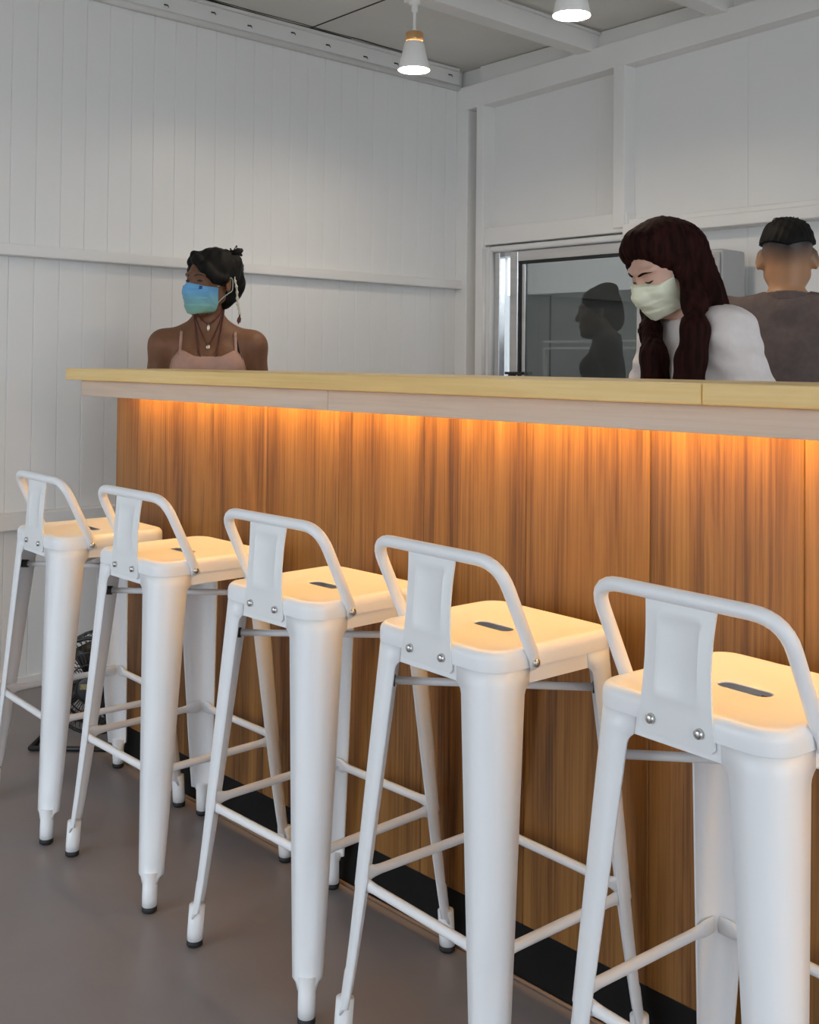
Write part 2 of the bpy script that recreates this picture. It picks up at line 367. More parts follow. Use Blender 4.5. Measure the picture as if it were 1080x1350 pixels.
# ---------------------------------------------------------------- bar stools
def make_stool(loc, rz, label):
    t = empty('bar_stool', loc, rz, label, 'stool', 'white metal bar stools along the counter')
    h = .155; rc = .045; Z = .745
    def rr(hx, hy, r, z, n=6):
        P = []
        for cx, cy, a0 in ((hx-r, hy-r, 0), (-hx+r, hy-r, 90), (-hx+r, -hy+r, 180), (hx-r, -hy+r, 270)):
            for k in range(n+1):
                a = math.radians(a0+90*k/n); P.append((cx+r*math.cos(a), cy+r*math.sin(a), z))
        return P
    # seat pan: rounded rim, slightly dished top, oblong grip slot
    def slotring(z, e=0, n=6):
        lx, ly = .043+e, .015+e; P = []
        for cx, cy, a0 in ((lx-ly, 0, 0), (-lx+ly, 0, 90), (-lx+ly, 0, 180), (lx-ly, 0, 270)):
            for k in range(n+1):
                a = math.radians(a0+90*k/n); P.append((cx+ly*math.cos(a), cy+ly*math.sin(a), z))
        return P
    R = [rr(h, h, rc, .713), rr(h, h, rc, .730)]
    for k in range(1, 6):
        a = math.radians(90*k/5); R.append(rr(h-.013*(1-math.cos(a)), h-.013*(1-math.cos(a)), rc-.012*(1-math.cos(a)), .730+.015*math.sin(a)))
    R += [rr(h-.022, h-.022, .03, .7445), rr(h-.034, h-.034, .024, .7415), rr(.08, .07, .03, .741), slotring(.741, .004), slotring(.7402), slotring(.7388)]
    MB().rings(R, cap=False).build('seat', stool_mat, t)
    MB().box(-.075, .075, -.05, .05, .700, .706).build('slot_shade', mat_slot, t)  # dark plate added below the open slot, its colour stands for the shade inside
    # apron: four skirt plates between the legs
    for k in range(4):
        a = k*math.pi/2; c, s = math.cos(a), math.sin(a)
        mb = MB().box(-.11, .11, h-.006, h-.0025, .688, .716, lambda p: (p[0]*c-p[1]*s, p[0]*s+p[1]*c, p[2]))
        mb.build('apron', stool_mat, t)
    for sx in (-1, 1):
        for sy in (-1, 1):
            zs = [.060, .072, .0765, .10, .13, .135, .2, .28, .285, .36, .45, .55, .62, .662, .672, .679, .684, .688, .716]
            R = []
            for z in zs:
                u = (z-.02)/(.716-.02)
                e = h-.0012+(1-u)*.043       # outer face distance from the axis
                if z < .28: e += .0045*((.28-z)/.28)**2
                wv = .036+(.074-.036)*u**.9
                if z <= .0745: wv = .024 if z < .07 else .030
                if z > .672: wv += .010*max(0, (z-.672)/.016)**2.2 if z < .689 else .010
                r = min(.030+.014*u, wv*.8)
                if z <= .0745: r = .022
                th = .0035
                out = [(e-wv, e), (e-r, e)]
                groove = .0018 if (.13 <= z <= .285 and z not in (.13, .285)) else 0
                for q in range(1, 8):
                    a = math.radians(90-90*q/8); rr_ = r-(groove if 3 <= q <= 5 else 0)
                    out.append((e-r+rr_*math.cos(a), e-r+rr_*math.sin(a)))
                out += [(e, e-r), (e, e-wv)]
                ri = r-th
                inn = [(e-th, e-wv), (e-th, e-r)]
                for q in range(1, 8):
                    a = math.radians(90*q/8); inn.append((e-r+ri*math.cos(a), e-r+ri*math.sin(a)))
                inn += [(e-r, e-th), (e-wv, e-th)]
                R.append([(sx*p[0], sy*p[1], z) for p in out+inn])
            lg = MB().rings(R).build('leg', stool_mat, t)
            fx = .1835
            MB().tube([(sx*.1835, sy*.1835, .010), (sx*.1828, sy*.1828, .030), (sx*.1805, sy*.1805, .082)], [.0158, .0163, .0163], 18).build('foot_sleeve', stool_mat, lg)
            MB().lathe([(.013, 0), (.0165, .003), (.0165, .013)], (sx*fx, sy*fx, 0), 16).build('rubber_foot', dark_rubber, lg)
    # four foot rails with flattened ends
    zf = .292; e = .1755
    for k in range(4):
        a = k*math.pi/2; c, s = math.cos(a), math.sin(a)
        xsq = [-.162, -.136, -.126, -.112, .112, .126, .136, .162]
        rad = [(.0145, .0035), (.0145, .0035), (.0105, .007), (.0085, .0085), (.0085, .0085), (.0105, .007), (.0145, .0035), (.0145, .0035)]
        pts = [(x*c-(e-.006)*s, x*s+(e-.006)*c, zf) for x in xsq]
        MB().tube(pts, rad, 12).build('foot_rail', stool_mat, t)
    # crossed braces below the seat with black end caps
    for q, (sx, z) in enumerate(((1, .640), (-1, .657))):
        br = MB().cyl((-sx*.138, -.138, z), (sx*.138, .138, z), .007, 12).build('cross_brace', stool_mat, t)
        for s_ in (-1, 1):
            MB().cyl((sx*s_*.122, s_*.122, z), (sx*s_*.1395, s_*.1395, z), .0105, 12).build('end_cap', dark_rubber, br)
    # tubular back rail
    P = [(-.158, -.066, .716), (-.158, -.070, .737), (-.157, -.145, .888), (.157, -.145, .888), (.158, -.070, .737), (.158, -.066, .716)]
    path = fillet(P[1:5], .05, 7)
    pts = [Vector((-.1595, -.063, .712)), Vector((-.1595, -.066, .727))]+path+[Vector((.1595, -.066, .727)), Vector((.1595, -.063, .712))]
    rad = [(.012, .0035), (.012, .004)]+[.0108]*len(path)+[(.012, .004), (.012, .0035)]
    mb = MB(); mb.tube(pts, [(a[1], a[0]) if hasattr(a, '__len__') else a for a in rad], 14, up=(1, 0, 0))
    bf = mb.build('back_rail', stool_mat, t)
    for s_ in (-1, 1):
        MB().tube([(s_*.160, -.066, .722), (s_*.167, -.066, .722), (s_*.1685, -.066, .722)], [.0075, .0065, .003], 12, up=(0, 0, 1)).build('bolt', chrome, bf)
    # pressed steel back plate
    rows = []
    def plate_y(z):
        u = (z-.700)/(.890-.700); return -(.1575+.0)*(1-u)-(.147)*u-.003*math.sin(math.pi*u)
    zs = [.698, .703, .715, .735, .750, .757, .763, .80, .84, .857, .863, .869, .880, .889]
    xs = [-1, -.72, -.63, -.55, 0, .55, .63, .72, 1]
    V = []; 
    for z in zs:
        wd = .060-.006*math.sin(math.pi*min(1, max(0, (z-.73)/.16)))+.004*max(0, 1-(z-.698)/.035)
        if z < .700: wd -= .006
        row = []
        for xx in xs:
            y = plate_y(z)
            ax = abs(xx)
            if .757 <= z <= .863 and ax <= .63: y += .0016 if (.763 <= z <= .857 and ax <= .55) else .0
            if (z in (.757, .863) and ax <= .63) or (.757 <= z <= .863 and ax == .63): y -= .0018
            row.append((xx*wd, y, z))
        V.append(row)
    n = len(xs); verts = [p for r_ in V for p in r_]; verts2 = [(p[0], p[1]+.003, p[2]) for p in verts]
    F = []; K = len(verts)
    for i in range(len(zs)-1):
        for j in range(n-1):
            a, b, c_, d_2 = i*n+j, i*n+j+1, (i+1)*n+j+1, (i+1)*n+j
            F.append((a, b, c_, d_2)); F.append((K+d_2, K+c_, K+b, K+a))
    border = [j for j in range(n)]+[i*n+n-1 for i in range(1, len(zs))]+[(len(zs)-1)*n+j for j in range(n-2, -1, -1)]+[i*n for i in range(len(zs)-2, 0, -1)]
    for i in range(len(border)):
        a, b = border[i], border[(i+1) % len(border)]; F.append((b, a, K+a, K+b))
    mb = MB(); mb.add(verts+verts2, F, True)
    bp = mb.build('back_plate', plate_mat, t)
    md = bp.modifiers.new('edge', 'EDGE_SPLIT'); md.split_angle = .9
    for s_ in (-1, 1):
        MB().tube([(s_*.040, -.156, .719), (s_*.040, -.163, .719), (s_*.040, -.1645, .719)], [.0075, .0065, .003], 12).build('bolt', chrome, bp)
    return t
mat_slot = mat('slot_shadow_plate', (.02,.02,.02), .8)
plate_mat = mat('white_plate_coat', (.80,.815,.82), .36)
SP = [(-2.807, 1.428, -.046), (-2.343, 1.437, 0.0), (-1.793, 1.438, .016), (-1.322, 1.440, -.048), (-.831, 1.434, -.078)]
LB = ['white metal bar stool farthest from the camera, nearest the white left wall and the fan',
      'second white metal bar stool from the left wall, beside the black floor fan end',
      'white metal bar stool in the middle of the row of five, three from either end',
      'white metal bar stool second closest to the camera, just left of the closest one',
      'white metal bar stool closest to the camera, at the right edge of the photo']
st = make_stool((SP[0][0], SP[0][1], 0), SP[0][2], LB[0])
for p, l in zip(SP[1:], LB[1:]): dup(st, (p[0], p[1], 0), p[2], l)

# ---------------------------------------------------------------- track and lamps
tk = empty('lamp_track', (-2.6, 2.78, 2.56), math.atan2(-.094, .825), 'white ceiling track the two cone lamps hang from', 'track')
MB().box(-.47, 1.9, -.018, .018, .012, .034).build('rail', shade_mat, tk, .003)
MB().box(-.47, -.36, -.024, .024, .004, .040).build('end_box', shade_mat, tk, .004)
for k in range(3): MB().cyl((-.3+k*.7, 0, .034), (-.3+k*.7, 0, .12), .004, 8).build('hanger', shade_mat, tk)
def lamp(x, y, label):
    t = empty('pendant_lamp', (x, y, 2.30), 0, label, 'lamp', 'white cone lamps on the ceiling track')
    sh = MB().lathe([(.0595, -.002), (.0605, 0), (.0365, .100), (.0345, .104), (.0345, .100), (.0575, 0.001), (.0595, -.002)], (0, 0, 0), 36, False).build('lamp_shade', shade_mat, t)
    MB().lathe([(.0325, .101), (.0335, .103), (.0335, .136), (.031, .140), (.012, .140)], (0, 0, 0), 28).build('wood_collar', ring_mat, t)
    MB().lathe([(.009, .139), (.009, .152), (.0055, .156), (.0055, .215), (.012, .22), (.012, .245), (.022, .247), (.022, .268)], (0, 0, 0), 14).build('stem', shade_mat, t)
    MB().lathe([(.0001, .010), (.056, .008), (.056, .012), (.0001, .014)], (0, 0, 0), 28, False).build('bulb', bulb_mat, t)
    return t
lamp(-3.013, 2.814, 'white cone pendant lamp with wooden collar, near the back corner of the ceiling')
lamp(-2.188, 2.720, 'white cone pendant lamp nearer the camera, cut by the top edge of the photo')
def cable(name, pts, r, label):
    o = MB().tube(pts, r, 6).build(name, cable_mat); o['label'] = label; o['category'] = 'cable'; return o
P = [(XL+.014+random.uniform(-.004, .004), 1.2+k*.12, 2.688+random.uniform(.004, .008)) for k in range(18)]
c1 = cable('power_cable', smoothpath(P, 4), .0065, 'black power cable lying along the top of the left wall')
P = [(XL+.034+random.uniform(-.003, .004), 1.25+k*.12, 2.690+random.uniform(-.001, .002)) for k in range(21)]
cable('lamp_cable', smoothpath(P, 4), .003, 'thin black cable beside the thicker one on top of the left wall purlin')

# ---------------------------------------------------------------- floor fan
fx, fy = -3.27, 1.70
fa = empty('floor_fan', (fx, fy, 0), math.radians(47), 'black wire cage floor fan standing by the left end of the counter', 'fan')
Cz = .172; Rf = .150
mb = MB()
def ring(r, y, z=Cz, n=32, t=.0035): 
    pts = [(r*math.cos(2*math.pi*k/n), y, z+r*math.sin(2*math.pi*k/n)) for k in range(n+1)]; mb.tube(pts, t, 6, cap=False)
ring(Rf, -.04, t=.006); ring(Rf, .06, t=.005); ring(.11, -.066, t=.0025); ring(.075, -.078, t=.0025); ring(.045, -.082, t=.003)
cage_o = mb.build('cage_ring', black_wire, fa)
mb = MB()
for k in range(54):
    a = 2*math.pi*k/54; tw = .25
    mb.tube([(r*math.cos(a+tw*(r/Rf)), y, Cz+r*math.sin(a+tw*(r/Rf))) for r, y in ((.040, -.082), (.08, -.077), (.12, -.062), (Rf, -.04), (Rf, .05))], .0014, 4)
    mb.tube([(r*math.cos(a), y, Cz+r*math.sin(a)) for r, y in ((Rf, .06), (.10, .082), (.03, .09))], .0014, 4)
o = mb.build('cage_wire', black_wire, fa); o['kind'] = 'stuff'
hb = MB().tube([(0, -.078, Cz), (0, -.088, Cz), (0, -.090, Cz)], [.043, .042, .036], 24).build('hub_cap', black_wire, fa)
MB().box(-.030, -.004, -.0925, -.0895, Cz+.002, Cz+.018).box(.000, .012, -.0925, -.0895, Cz+.004, Cz+.018).box(.016, .030, -.0925, -.0895, Cz+.002, Cz+.016).build('label_patch', label_mat, hb)
MB().cyl((0, .02, Cz), (0, .13, Cz), .045, 20).build('motor', black_wire, fa)
for k in range(4):
    a = k*math.pi/2+.4; P = []
    for r, wd in ((.02, .02), (.06, .05), (.10, .065), (.13, .05)):
        for s_ in (-1, 1):
            b = a+s_*wd/r/2*.9
            for th in (0, .003): P.append((r*math.cos(b), -.01-s_*.018+th, Cz+r*math.sin(b)))
    F = []
    for i in range(3):
        q = i*4; n_ = q+4
        F += [(q, q+2, n_+2, n_), (q+1, n_+1, n_+3, q+3), (q, n_, n_+1, q+1), (q+2, q+3, n_+3, n_+2)]
    F += [(0, 1, 3, 2), (12, 14, 15, 13)]
    MB().add(P, F, True).build('blade', black_wire, fa)
for s_ in (-1, 1):
    MB().tube(fillet([(s_*.155, 0, Cz), (s_*.165, 0, .012), (s_*.165, 0, .010), ], .004), .007, 8).build('stand_arm', black_wire, fa)
    MB().tube([(s_*.165, -.14, .008), (s_*.165, .14, .008)], .008, 8).build('stand_foot', black_wire, fa)
MB().tube([(-.165, -.14, .008), (.165, -.14, .008)], .008, 8).build('stand_bar', black_wire, fa)
MB().tube([(-.165, .14, .008), (.165, .14, .008)], .008, 8).build('stand_bar', black_wire, fa)

# ---------------------------------------------------------------- people: smooth signed-distance bodies meshed as ONE surface
class SDF:
    def __init__(s, base=None): s.p = list(base.p) if base else []
    def add(s, kind, a, b=None, r=.05, r2=None, k=.03, op='+', M=None, sc_=(1,1,1)):
        s.p.append((kind, a, b, r, r2, k, op, M, sc_)); return s
    def ell(s, c, r, k=.03, op='+', M=None): return s.add('e', c, None, r, None, k, op, M)
    def cap(s, a, b, r, r2=None, k=.03, op='+', sc_=(1,1,1)): return s.add('c', a, b, r, r if r2 is None else r2, k, op, None, sc_)
    def chain(s, pts, rads, k=.02, op='+', sc_=(1,1,1)):
        for i in range(len(pts)-1): s.cap(pts[i], pts[i+1], rads[i], rads[i+1], k, op, sc_)
        return s
    @staticmethod
    def dist(pr, X, Y, Z):
        kind, a, b, r, r2, k, op, M, sc_ = pr
        if kind == 'e':
            x, y, z = X-a[0], Y-a[1], Z-a[2]
            if M is not None:
                I = M.transposed()
                x, y, z = (I[0][0]*x+I[0][1]*y+I[0][2]*z, I[1][0]*x+I[1][1]*y+I[1][2]*z, I[2][0]*x+I[2][1]*y+I[2][2]*z)
            k0 = np.sqrt((x/r[0])**2+(y/r[1])**2+(z/r[2])**2)
            k1 = np.sqrt((x/r[0]**2)**2+(y/r[1]**2)**2+(z/r[2]**2)**2)
            return k0*(k0-1)/np.maximum(k1, 1e-6)
        bx, by, bz = (b[0]-a[0])/sc_[0], (b[1]-a[1])/sc_[1], (b[2]-a[2])/sc_[2]
        x, y, z = (X-a[0])/sc_[0], (Y-a[1])/sc_[1], (Z-a[2])/sc_[2]
        h = np.clip((x*bx+y*by+z*bz)/max(bx*bx+by*by+bz*bz, 1e-9), 0, 1)
        return (np.sqrt((x-h*bx)**2+(y-h*by)**2+(z-h*bz)**2)-(r+(r2-r)*h))*min(sc_)
    @staticmethod
    def bbox(pr):
        kind, a, b, r, r2, k, op, M, sc_ = pr
        if kind == 'e': R = max(r); return [c-R for c in a], [c+R for c in a]
        R = max(r, r2)*max(sc_)
        return [min(a[i], b[i])-R for i in range(3)], [max(a[i], b[i])+R for i in range(3)]
    @staticmethod
    def comb(D, d, k, op):
        if op == '-':
            h = np.clip(.5-.5*(D+d)/k, 0, 1); return D*(1-h)-d*h+k*h*(1-h)
        h = np.clip(.5+.5*(D-d)/k, 0, 1); return D*(1-h)+d*h-k*h*(1-h)
    def grid(s, xs, ys, zs):
        D = np.full((len(xs), len(ys), len(zs)), 1.0)
        for pr in s.p:
            lo, hi = s.bbox(pr); m_ = .05+pr[5]; sl = []
            for ax, g_ in zip(range(3), (xs, ys, zs)):
                i0, i1 = np.searchsorted(g_, lo[ax]-m_), np.searchsorted(g_, hi[ax]+m_); sl.append(slice(i0, i1))
            if any(q.stop <= q.start for q in sl): continue
            X, Y, Z = xs[sl[0]][:, None, None], ys[sl[1]][None, :, None], zs[sl[2]][None, None, :]
            D[tuple(sl)] = s.comb(D[tuple(sl)], s.dist(pr, X, Y, Z), pr[5], pr[6])
        return D
    def at(s, P):
        P = np.asarray(P, float); D = np.full(P.shape[:-1], 1.0)
        for pr in s.p: D = s.comb(D, s.dist(pr, P[..., 0], P[..., 1], P[..., 2]), pr[5], pr[6])
        return D
def surfnet(D, xs, ys, zs):
    ins = D < 0; n = D.shape
    C = [(i, j, k) for i in (0, 1) for j in (0, 1) for k in (0, 1)]
    def sh(A, c): return A[c[0]:n[0]-1+c[0], c[1]:n[1]-1+c[1], c[2]:n[2]-1+c[2]]
    cnt = sum(sh(ins, c).astype(np.int8) for c in C); act = (cnt > 0) & (cnt < 8)
    I, J, Kk = np.nonzero(act); idx = -np.ones(act.shape, np.int64); idx[I, J, Kk] = np.arange(len(I))
    acc = np.zeros((len(I), 3)); num = np.zeros(len(I))
    for a in C:
        for ax in range(3):
            if a[ax]: continue
            b = list(a); b[ax] = 1
            da, db = D[I+a[0], J+a[1], Kk+a[2]], D[I+b[0], J+b[1], Kk+b[2]]
            cr = (da < 0) != (db < 0); t = np.where(cr, da/np.where(cr, da-db, 1), 0)
            p = np.tile(np.array(a, float), (len(I), 1)); p[:, ax] += t
            acc += p*cr[:, None]; num += cr
    acc /= num[:, None]
    G = [xs, ys, zs]; Q = [I, J, Kk]
    V = np.stack([G[q][Q[q]]+acc[:, q]*(G[q][Q[q]+1]-G[q][Q[q]]) for q in range(3)], 1)
    F = []
    for ax in range(3):
        u, v = (ax+1) % 3, (ax+2) % 3
        s0 = [slice(None)]*3; s1 = [slice(None)]*3
        s0[ax] = slice(0, n[ax]-1); s1[ax] = slice(1, n[ax])
        A, B = ins[tuple(s0)], ins[tuple(s1)]
        E_ = np.array(np.nonzero(A != B)).T
        ok = (E_[:, u] > 0) & (E_[:, v] > 0) & (E_[:, u] < n[u]-1) & (E_[:, v] < n[v]-1); E_ = E_[ok]
        fl_ = A[E_[:, 0], E_[:, 1], E_[:, 2]]
        def cell(du, dv):
            q = E_.copy(); q[:, u] -= du; q[:, v] -= dv; return idx[q[:, 0], q[:, 1], q[:, 2]]
        a, b, c, d = cell(0, 0), cell(1, 0), cell(1, 1), cell(0, 1)
        f = np.stack([a, b, c, d], 1); f[~fl_] = f[~fl_][:, ::-1]; F.append(f)
    return V, np.concatenate(F)
def sdfmesh(name, D, xs, ys, zs, m_, parent, smooth_it=1):
    V, F = surfnet(D, xs, ys, zs)
    me = bpy.data.meshes.new(name); me.from_pydata(V.tolist(), [], F.tolist()); me.update()
    bm = bmesh.new(); bm.from_mesh(me)
    for _ in range(smooth_it): bmesh.ops.smooth_vert(bm, verts=bm.verts, factor=.4, use_axis_x=True, use_axis_y=True, use_axis_z=True)
    bmesh.ops.recalc_face_normals(bm, faces=bm.faces)
    bm.to_mesh(me); bm.free()
    me.polygons.foreach_set('use_smooth', [True]*len(me.polygons)); me.materials.append(m_)
    o = link(bpy.data.objects.new(name, me)); o.parent = parent; return o
def axis(*seg):
    out = []
    for a, b, st_ in seg: out += list(np.arange(a, b-1e-9, st_))
    return np.array(out+[seg[-1][1]])

class Head:
    def __init__(s, c, yaw, pitch, roll=0, size=1.0):
        s.c = Vector(c); s.R = Matrix.Rotation(yaw, 3, 'Z') @ Matrix.Rotation(roll, 3, 'Y') @ Matrix.Rotation(pitch, 3, 'X'); s.s = size
    def __call__(s, *p): return tuple(s.c + s.R @ (Vector(p)*s.s))
    def local(s, X, Y, Z):
        x, y, z = X-s.c[0], Y-s.c[1], Z-s.c[2]; R = s.R
        return tuple((R[0][i]*x+R[1][i]*y+R[2][i]*z)/s.s for i in range(3))
    def ell(s, S, c, r, k=.02, op='+', M=None): S.ell(s(*c), [q*s.s for q in r], k, op, s.R if M is None else s.R @ M)
def head_sdf(S, H, fem=True, ears=True):
    H.ell(S, (0, .018, .035), (.074, .094, .082), .02)
    H.ell(S, (0, -.028, -.025), (.060, .064, .084), .03)
    H.ell(S, (0, -.062, -.098), (.024 if fem else .03, .024, .020), .03)
    for q in (-1, 1):
        S.cap(H(q*.052, .002, -.055), H(q*.018, -.058, -.100), .016*H.s, .014*H.s, .03)
        H.ell(S, (q*.037, -.064, -.028), (.022, .020, .022), .02)
        H.ell(S, (q*.030, -.096, .004), (.017, .012, .011), .012, '-')
        H.ell(S, (q*.030, -.073, .003), (.0135, .0135, .0115), .006)
        S.cap(H(q*.012, -.088, .026), H(q*.046, -.074, .027), .008*H.s, .007*H.s, .014)
        if ears:
            E_ = Matrix.Rotation(q*.35, 3, 'Z') @ Matrix.Rotation(-.15, 3, 'X')
            H.ell(S, (q*.078, .014, -.008), (.0075, .018, .031), .01, '+', E_)
            H.ell(S, (q*.087, .008, -.006), (.006, .010, .018), .006, '-', E_)
    S.cap(H(0, -.086, .008), H(0, -.106, -.036), .0075*H.s, .0115*H.s, .012)
    for q in (-1, 1): H.ell(S, (q*.013, -.094, -.040), (.009, .010, .007), .008)
    H.ell(S, (0, -.086, -.066), (.024, .012, .007), .008); H.ell(S, (0, -.084, -.078), (.020, .012, .008), .008)
def hand(S, wrist, dirv, nrm, side, r=.009):
    """palm, five bent fingers; dirv = pointing direction, nrm = back of the hand"""
    d = Vector(dirv).normalized(); n = Vector(nrm); n = (n-d*n.dot(d)).normalized(); s_ = d.cross(n)*side
    wv = Vector(wrist); P = lambda a, b, c: tuple(wv+d*a+s_*b+n*c)
    for b in (-.026, -.009, .009, .026): S.cap(P(.01, b*.6, 0), P(.085, b, 0), .014, .012, .012)
    for b, l in ((-.031, .062), (-.011, .078), (.010, .084), (.030, .070)):
        S.chain([P(.085, b, 0), P(.085+l*.5, b*1.05, -.006), P(.085+l*.8, b*1.05, -.022), P(.085+l, b*1.02, -.042)], [.0095, .009, .0085, .0075], .003)
    S.chain([P(.025, .030, -.004), P(.055, .054, -.014), P(.080, .060, -.024), P(.100, .056, -.034)], [.014, .0115, .0105, .0085], .006)
def body_sdf(J, fem=True):
    S = SDF()
    v = {k: Vector(p) for k, p in J.items() if k != 'girth'}
    ch = v['chest']
    g = J['girth']
    S.ell(J['pelvis'], (.155*g, .110*g, .115), .05)
    S.ell(J['waist'], (.122*g, .085*g, .13), .06)
    S.ell(J['chest'], (.142*g, .098*g, .165), .06)
    S.cap(J['shL'], J['shR'], .049*g, .049*g, .05)
    nb, hd = v['neckb'], v['neckt']
    for q in ('shL', 'shR'):
        S.cap(tuple(nb+Vector((0, 0, .012))), tuple(nb.lerp(v[q], .9)), .046*g, .032*g, .045)
    S.cap(tuple(nb-Vector((0, 0, .03))), tuple(hd), .056*g**.5*(.94 if fem else .86), .050*g**.5*(.94 if fem else .86), .03)
    if fem:
        for q in (-1, 1): S.ell(tuple(ch+Vector((q*.065, -.075, .02))), (.052, .045, .052), .04)
    for sd in ('L', 'R'):
        S.cap(J['sh'+sd], J['el'+sd], .050*g, .037*g, .04); S.cap(J['el'+sd], J['wr'+sd], .038*g, .025*g, .02)
        q = -1 if sd == 'L' else 1
        dv = v['wr'+sd]-v['el'+sd]; hand(S, J['wr'+sd], dv, J['nrm'+sd], q)
        S.cap(J['hip'+sd], J['kn'+sd], .082*g, .054*g, .05); S.cap(J['kn'+sd], J['an'+sd], .056*g, .036*g, .03)
        a = v['an'+sd]
        S.cap((a.x, a.y+.03, .042), (a.x, a.y-.13, .032), .040, .032, .03)
    return S
def joints(h, cx=0, lean=0, girth=1.0, sh=.165, shdrop=0, hands=None):
    """standing figure of height h facing -y; lean moves the upper body towards -y"""
    k = h/1.65; L_ = lambda z: -lean*max(0, (z-.85*k))/(.5*k)
    p = lambda x, y, z: (cx*max(0, (z-.85*k))/(.5*k)+x*k, y*k+L_(z*k), z*k)
    J = dict(girth=girth, pelvis=p(0, .02, .90), waist=p(0, .015, 1.05), chest=p(0, .01, 1.20),
             neckb=p(0, .030, 1.365), neckt=p(0, .012, 1.455), head=p(0, -.008, 1.535))
    for s_, q in (('L', -1), ('R', 1)):
        J['sh'+s_] = p(q*sh, .022, 1.325-shdrop); J['el'+s_] = p(q*(sh+.045), .045, 1.05); J['wr'+s_] = p(q*(sh+.055), -.02, .82)
        J['nrm'+s_] = (q, 0, .1); J['hip'+s_] = p(q*.088, .01, .86); J['kn'+s_] = p(q*.095, -.005, .48); J['an'+s_] = p(q*.098, .03, .075)
    return J
AX = axis((-.38, .38, .0065)); AYs = lambda a, b: axis((a, b, .0065))
AZ = lambda ztop, zh: axis((0, .70, .014), (.70, zh, .007), (zh, ztop, .0042))
def drape(S, pts, n=None, off=.002, y0=-.6, y1=.3, back=False):
    """push (x, z) points onto the front (or back) surface of S"""
    ys = np.linspace(y0, y1, 700); out = []
    if back: ys = ys[::-1]
    for x, z in pts:
        P = np.stack([np.full_like(ys, x), ys, np.full_like(ys, z)], 1); d = S.at(P); i = np.argmax(d < off)
        out.append((x, ys[i] if d[i] < off else (y1 if back else 0), z))
    return out
def topz(S, x, y, z0=1.0, z1=1.6):
    zs = np.linspace(z1, z0, 900); d = S.at(np.stack([np.full_like(zs, x), np.full_like(zs, y), zs], 1)); return zs[np.argmax(d < 0)]
def hdrape(S, H, pts, off=.001, y0=-.16, y1=.06):
    ys = np.linspace(y0, y1, 500); out = []
    for x, z in pts:
        P = np.array([H(x, y, z) for y in ys]); d = S.at(P); i = np.argmax(d < off); out.append(tuple(P[i]))
    return out
def skinmat(name, c, c2, rough=.5):
    return varied(name, c, c2, 14, rough, .04, sss=.08)
def wrinkle(X, Y, Z, a=.004, f=1.0, ph=0):
    return a*(np.sin(23*f*X+31*f*Z+ph+2*np.sin(9*Z*f+5*Y))*.5+np.sin(41*f*Z-17*f*X+11*Y*f+ph*2)*.3+np.sin(13*f*X-37*f*Y+19*f*Z)*.4)
def clothes_lower(S, J, par, xs, ys, zs, mt, ms, D):
    X, Y, Z = xs[:, None, None], ys[None, :, None], zs[None, None, :]
    zw = J['waist'][2]-.03
    T = SDF()
    g = J['girth']
    T.ell(J['pelvis'], (.160*g, .118*g, .125), .05); T.ell(J['waist'], (.122*g, .085*g, .13), .06)
    for sd in ('L', 'R'): T.cap(J['hip'+sd], J['kn'+sd], .088*g, .066*g, .05); T.cap(J['kn'+sd], J['an'+sd], .066*g, .058*g, .03)
    d = T.grid(xs, ys, zs)-.008+wrinkle(X, Y, Z, .003)
    d = np.maximum(np.maximum(d, Z-zw), .07-Z); sdfmesh('trousers', d, xs, ys, zs, mt, par)
    for sd in ('L', 'R'):
        a = J['an'+sd]; T = SDF().cap((a[0], a[1]+.035, .045), (a[0], a[1]-.135, .038), .048, .042, .02).cap((a[0], a[1]+.02, .05), (a[0], a[1]+.01, .10), .048, .046, .02)
        x2 = axis((a[0]-.08, a[0]+.08, .008)); y2 = axis((a[1]-.21, a[1]+.12, .008)); z2 = axis((0.0, .12, .006))
        d = np.maximum(np.maximum(T.grid(x2, y2, z2), z2[None, None, :]-.105), .004-z2[None, None, :]); sdfmesh('shoe', d, x2, y2, z2, ms, par)
MASK_Z0, MASK_Z1 = .002, -.112
def mask_part(S, H, par, m_, name='face_mask', loopmat=None):
    T = SDF()
    H.ell(T, (0, -.034, -.045), (.068, .070, .074), .02); H.ell(T, (0, -.060, -.088), (.036, .036, .034), .03)
    T.cap(H(0, -.088, .000), H(0, -.104, -.040), .014*H.s, .022*H.s, .03)
    xs, ys, zs = [axis((c-.17, c+.17, .0036)) for c in H.c]
    X, Y, Z = xs[:, None, None], ys[None, :, None], zs[None, None, :]
    x, y, z = H.local(X, Y, Z)
    d = T.comb(T.grid(xs, ys, zs), S.grid(xs, ys, zs)-.0055, .012, '+')
    d = d - .0030*(((z*36+.1*np.abs(x)) % 1.0))*(np.abs(x) < .06)+.0006*np.sin(150*x+90*z)
    top = -.003-.22*np.abs(x)
    bot = -.118+.20*np.abs(x)
    d = np.maximum(np.maximum(d, (z-top)*.9), (bot-z)*.9)
    d = np.maximum(d, (y+.022-.25*np.abs(x)*0)); d = np.maximum(d, np.abs(x)-.0645)
    return sdfmesh(name, d, xs, ys, zs, m_, par)
def loops(H, par, m_, top=True):
    for q in (-1, 1):
        a = smoothpath([H(q*.061, -.030, -.016), H(q*.070, -.012, -.006), H(q*.080, .010, .014), H(q*.082, .026, .016), H(q*.080, .034, -.004)], 5)
        b = smoothpath([H(q*.056, -.030, -.086), H(q*.068, -.012, -.060), H(q*.078, .012, -.040), H(q*.081, .030, -.028), H(q*.080, .034, -.004)], 5)
        MB().tube(a, .0017, 6).tube(b, .0017, 6).build('ear_loop', m_, par)
